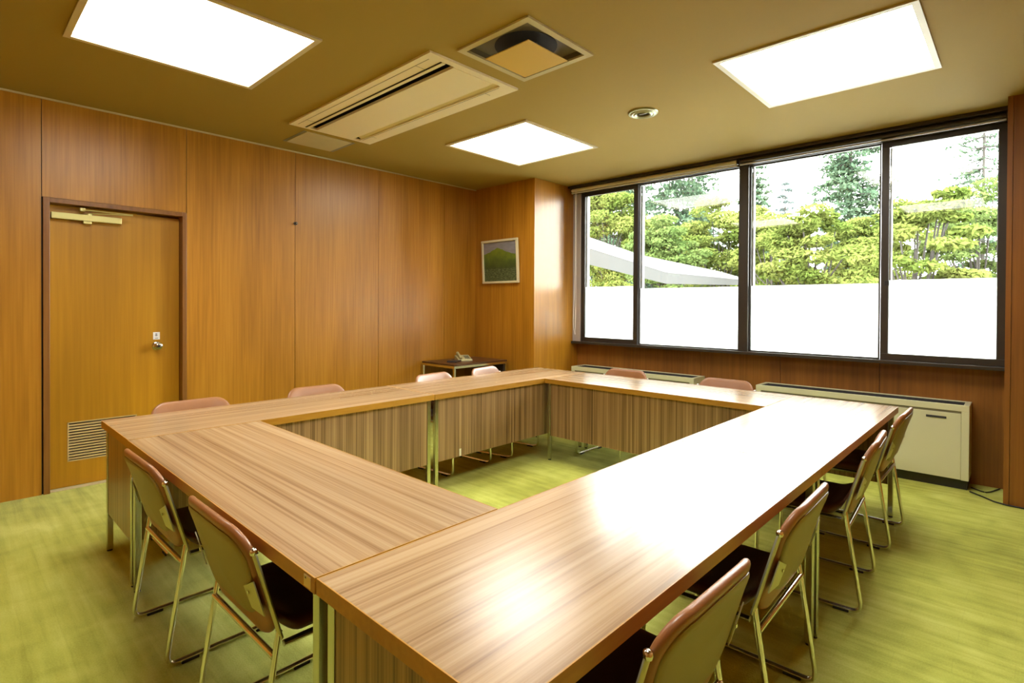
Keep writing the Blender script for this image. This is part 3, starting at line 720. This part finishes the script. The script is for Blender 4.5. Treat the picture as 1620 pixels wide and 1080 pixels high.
def broadleaf(lab, x, y, z0, z1, rad, mat, seed, clumps=42, per=260, leaf=.085, trunk=.09, ysq=.8, dens_low=0):
    rng = np.random.default_rng(seed)
    t = thing('maple_tree' if mat == 'leaf_y' else 'garden_tree', lab, 'tree', (x,y,GZ), group='trees outside the window')
    zc, hz = (z0+z1)/2-GZ, (z1-z0)/2
    P, Nn, S, cen = [], [], [], []
    for k in range(clumps):
        d = rng.normal(size=3); d /= np.linalg.norm(d); q = rng.uniform(.35,1)**.6
        c = np.array([d[0]*rad*q, d[1]*rad*q*ysq, zc+d[2]*hz*q]); cen.append(c)
        cr = rad*rng.uniform(.20,.34)
        e = rng.normal(size=(per,3)); e = norm(e)*rng.uniform(.3,1,size=(per,1))**.5
        P.append(c+e*np.array([cr*1.25,cr*1.1,cr*.42])); nn = norm(e*.5+rng.normal(size=(per,3))*.55+np.array([0,-.25,.7])); Nn.append(nn)
        S.append(leaf*rng.uniform(.6,1.25,size=per))
    V, F = quads(np.concatenate(P), np.concatenate(Nn), np.concatenate(S), rng)
    crown('crown', V, F, M[mat], t)
    b = MB(); h = zc
    b.tube([(0,0,0),(.05,.02,h*.35),(-.04,0,h*.7),(0,0,h)], [trunk,trunk*.8,trunk*.6,trunk*.3], 8)
    for c in cen[::2]:
        s = Vector((0,0,h*rng.uniform(.35,.8))); e = Vector(c); m_ = s.lerp(e,.5)+Vector((0,0,-.08*rad))
        b.tube([s,m_,e], [trunk*.36,trunk*.24,.012], 6)
    b.build('trunk', M['bark'], t, smooth=60)
    return t
def conifer(lab, x, y, z0, z1, rad, mat, seed, tiers=22, per=210, leaf=.11, trunk=.14, sparse=1.0):
    rng = np.random.default_rng(seed)
    t = thing('conifer_tree', lab, 'tree', (x,y,GZ), group='trees outside the window')
    P, Nn, S = [], [], []; b = MB()
    zb, zt = z0-GZ, z1-GZ
    b.tube([(0,0,0),(0,0,zt*.6),(0,0,zt)], [trunk,trunk*.6,.02], 8)
    for k in range(tiers):
        f = k/(tiers-1); z = zb+(zt-zb)*f; R = rad*(1-f)**.6+.22
        nb = max(5, int(10*(1-f*.45)*sparse))
        for j in range(nb):
            a = rng.uniform(0,2*PI); L_ = R*rng.uniform(.7,1.1); n = int(per*(.45+.55*(1-f))/3)
            dirv = np.array([math.cos(a),math.sin(a),-.18]); s = rng.uniform(.15,1,size=(n,1))
            w = .20*L_*(1.1-s)+.07
            pts = np.array([0,0,z])+dirv*L_*s+rng.normal(size=(n,3))*np.concatenate([w*.8,w*.8,w*.38],1)
            P.append(pts); Nn.append(norm(rng.normal(size=(n,3))*.7+np.array([0,-.2,.6]))); S.append(leaf*rng.uniform(.6,1.2,size=n))
            b.tube([(0,0,z),tuple(np.array([0,0,z])+dirv*L_*.9)], [.03,.008], 5)
    V, F = quads(np.concatenate(P), np.concatenate(Nn), np.concatenate(S), rng)
    crown('crown', V, F, M[mat], t); b.build('trunk', M['bark'], t, smooth=60)
    return t
# conifers behind
conifer('tall dense conifer behind the maples, filling the second pane', -12.0,24,1.0,11.5,2.6,'needle',1,34,330,.115)
conifer('dense conifer at the very left, behind the leftmost sliding pane', -17.4,25,1.0,12.0,2.5,'needle',2,34,330,.12)
conifer('pointed conifer top beside the thick window upright', -10.35,29.5,1.0,9.0,1.6,'needle',3,26,220,.12)
conifer('small pale conifer far away in the third pane', -12.3,41,2.0,10.0,1.4,'needle_far',4,20,120,.14)
conifer('big conifer standing over the maples in the third pane', -4.37,21.5,1.0,8.6,1.7,'needle',5,30,360,.095)
conifer('sparse dark conifer at the right edge of the window', -.95,22.5,1.5,9.6,1.25,'needle',6,26,110,.085,trunk=.07,sparse=.8)
conifer('far conifer in the back, between the first and the second pane', -19.6,33,1.0,15,3.2,'needle',7,34,330,.15)
conifer('far conifer in the back, left of the pointed one', -18.2,40,1.0,14.5,2.6,'needle',8,30,330,.15)
# maples in front
broadleaf('yellow-green maple seen through the leftmost pane above the roof', -12.3,18.8,1.6,6.5,1.75,'leaf_y',11,76,420,.075,.09,.6)
broadleaf('green maple above the pavilion roof in the second pane', -8.75,16.6,1.5,4.55,1.45,'leaf_g',12,54,400,.07,.09,.5)
broadleaf('yellow-green maple left of the thick window upright', -8.0,19.3,1.5,5.3,1.7,'leaf_y',13,54,400,.075,.09,.55)
broadleaf('yellow-green maple right of the thick window upright', -5.15,16.1,1.2,4.0,1.15,'leaf_y',14,44,360,.065,.07,.55)
broadleaf('yellow-green maple in the middle of the third pane', -3.35,13.3,1.2,3.6,1.05,'leaf_y',15,38,340,.058,.07,.55)
broadleaf('yellow-green maple at the right side of the third pane', -2.6,16.1,1.3,3.95,1.1,'leaf_y',16,38,340,.062,.07,.55)
broadleaf('light green maple left in the right sliding pane', -1.35,11.5,1.1,3.45,.8,'leaf_y',17,34,320,.058,.07,.55)
broadleaf('light green maple beside the right pillar', -.85,18.3,1.2,4.6,1.35,'leaf_g',18,48,380,.062,.07,.55)
broadleaf('low yellow bush showing under the pavilion eave', -5.05,7.5,.5,1.86,.6,'leaf_y',19,20,300,.04,.03,.6)

# ------------------------------------------------------------------ world and camera
w = bpy.data.worlds.new('overcast sky'); bpy.context.scene.world = w; w.use_nodes = True
N, L = w.node_tree.nodes, w.node_tree.links
bg = N['Background']; bg.inputs['Color'].default_value = (.97,.99,1,1); bg.inputs['Strength'].default_value = SKY

cam = bpy.data.cameras.new('camera'); co = bpy.data.objects.new('camera', cam); C.objects.link(co)
bpy.context.scene.camera = co
f, yaw, pit, rol, v0, cz = 855.859, -.7576, -.0081, .0053, 489.469, 1.3321
Fv = Vector((math.sin(yaw)*math.cos(pit), math.cos(yaw)*math.cos(pit), math.sin(pit)))
Rv = Vector((math.cos(yaw), -math.sin(yaw), 0)); Uv = Rv.cross(Fv)
R2 = Rv*math.cos(rol)+Uv*math.sin(rol); U2 = Uv*math.cos(rol)-Rv*math.sin(rol)
co.matrix_world = Matrix(((R2.x,U2.x,-Fv.x,0),(R2.y,U2.y,-Fv.y,0),(R2.z,U2.z,-Fv.z,cz),(0,0,0,1)))
cam.sensor_width = 36; cam.lens = f/1620*36; cam.shift_y = (v0-540)/1620; cam.clip_start = .02; cam.clip_end = 300

sc = bpy.context.scene
sc.view_settings.view_transform = 'Standard'; sc.view_settings.look = 'None'; sc.view_settings.gamma = 1; sc.view_settings.use_curve_mapping = False
sc.view_settings.exposure = 0.45
sc.cycles.max_bounces = 8; sc.cycles.diffuse_bounces = 5; sc.cycles.glossy_bounces = 4; sc.cycles.transparent_max_bounces = 12
sc.cycles.sample_clamp_indirect = 8; sc.cycles.caustics_reflective = False; sc.cycles.caustics_refractive = False
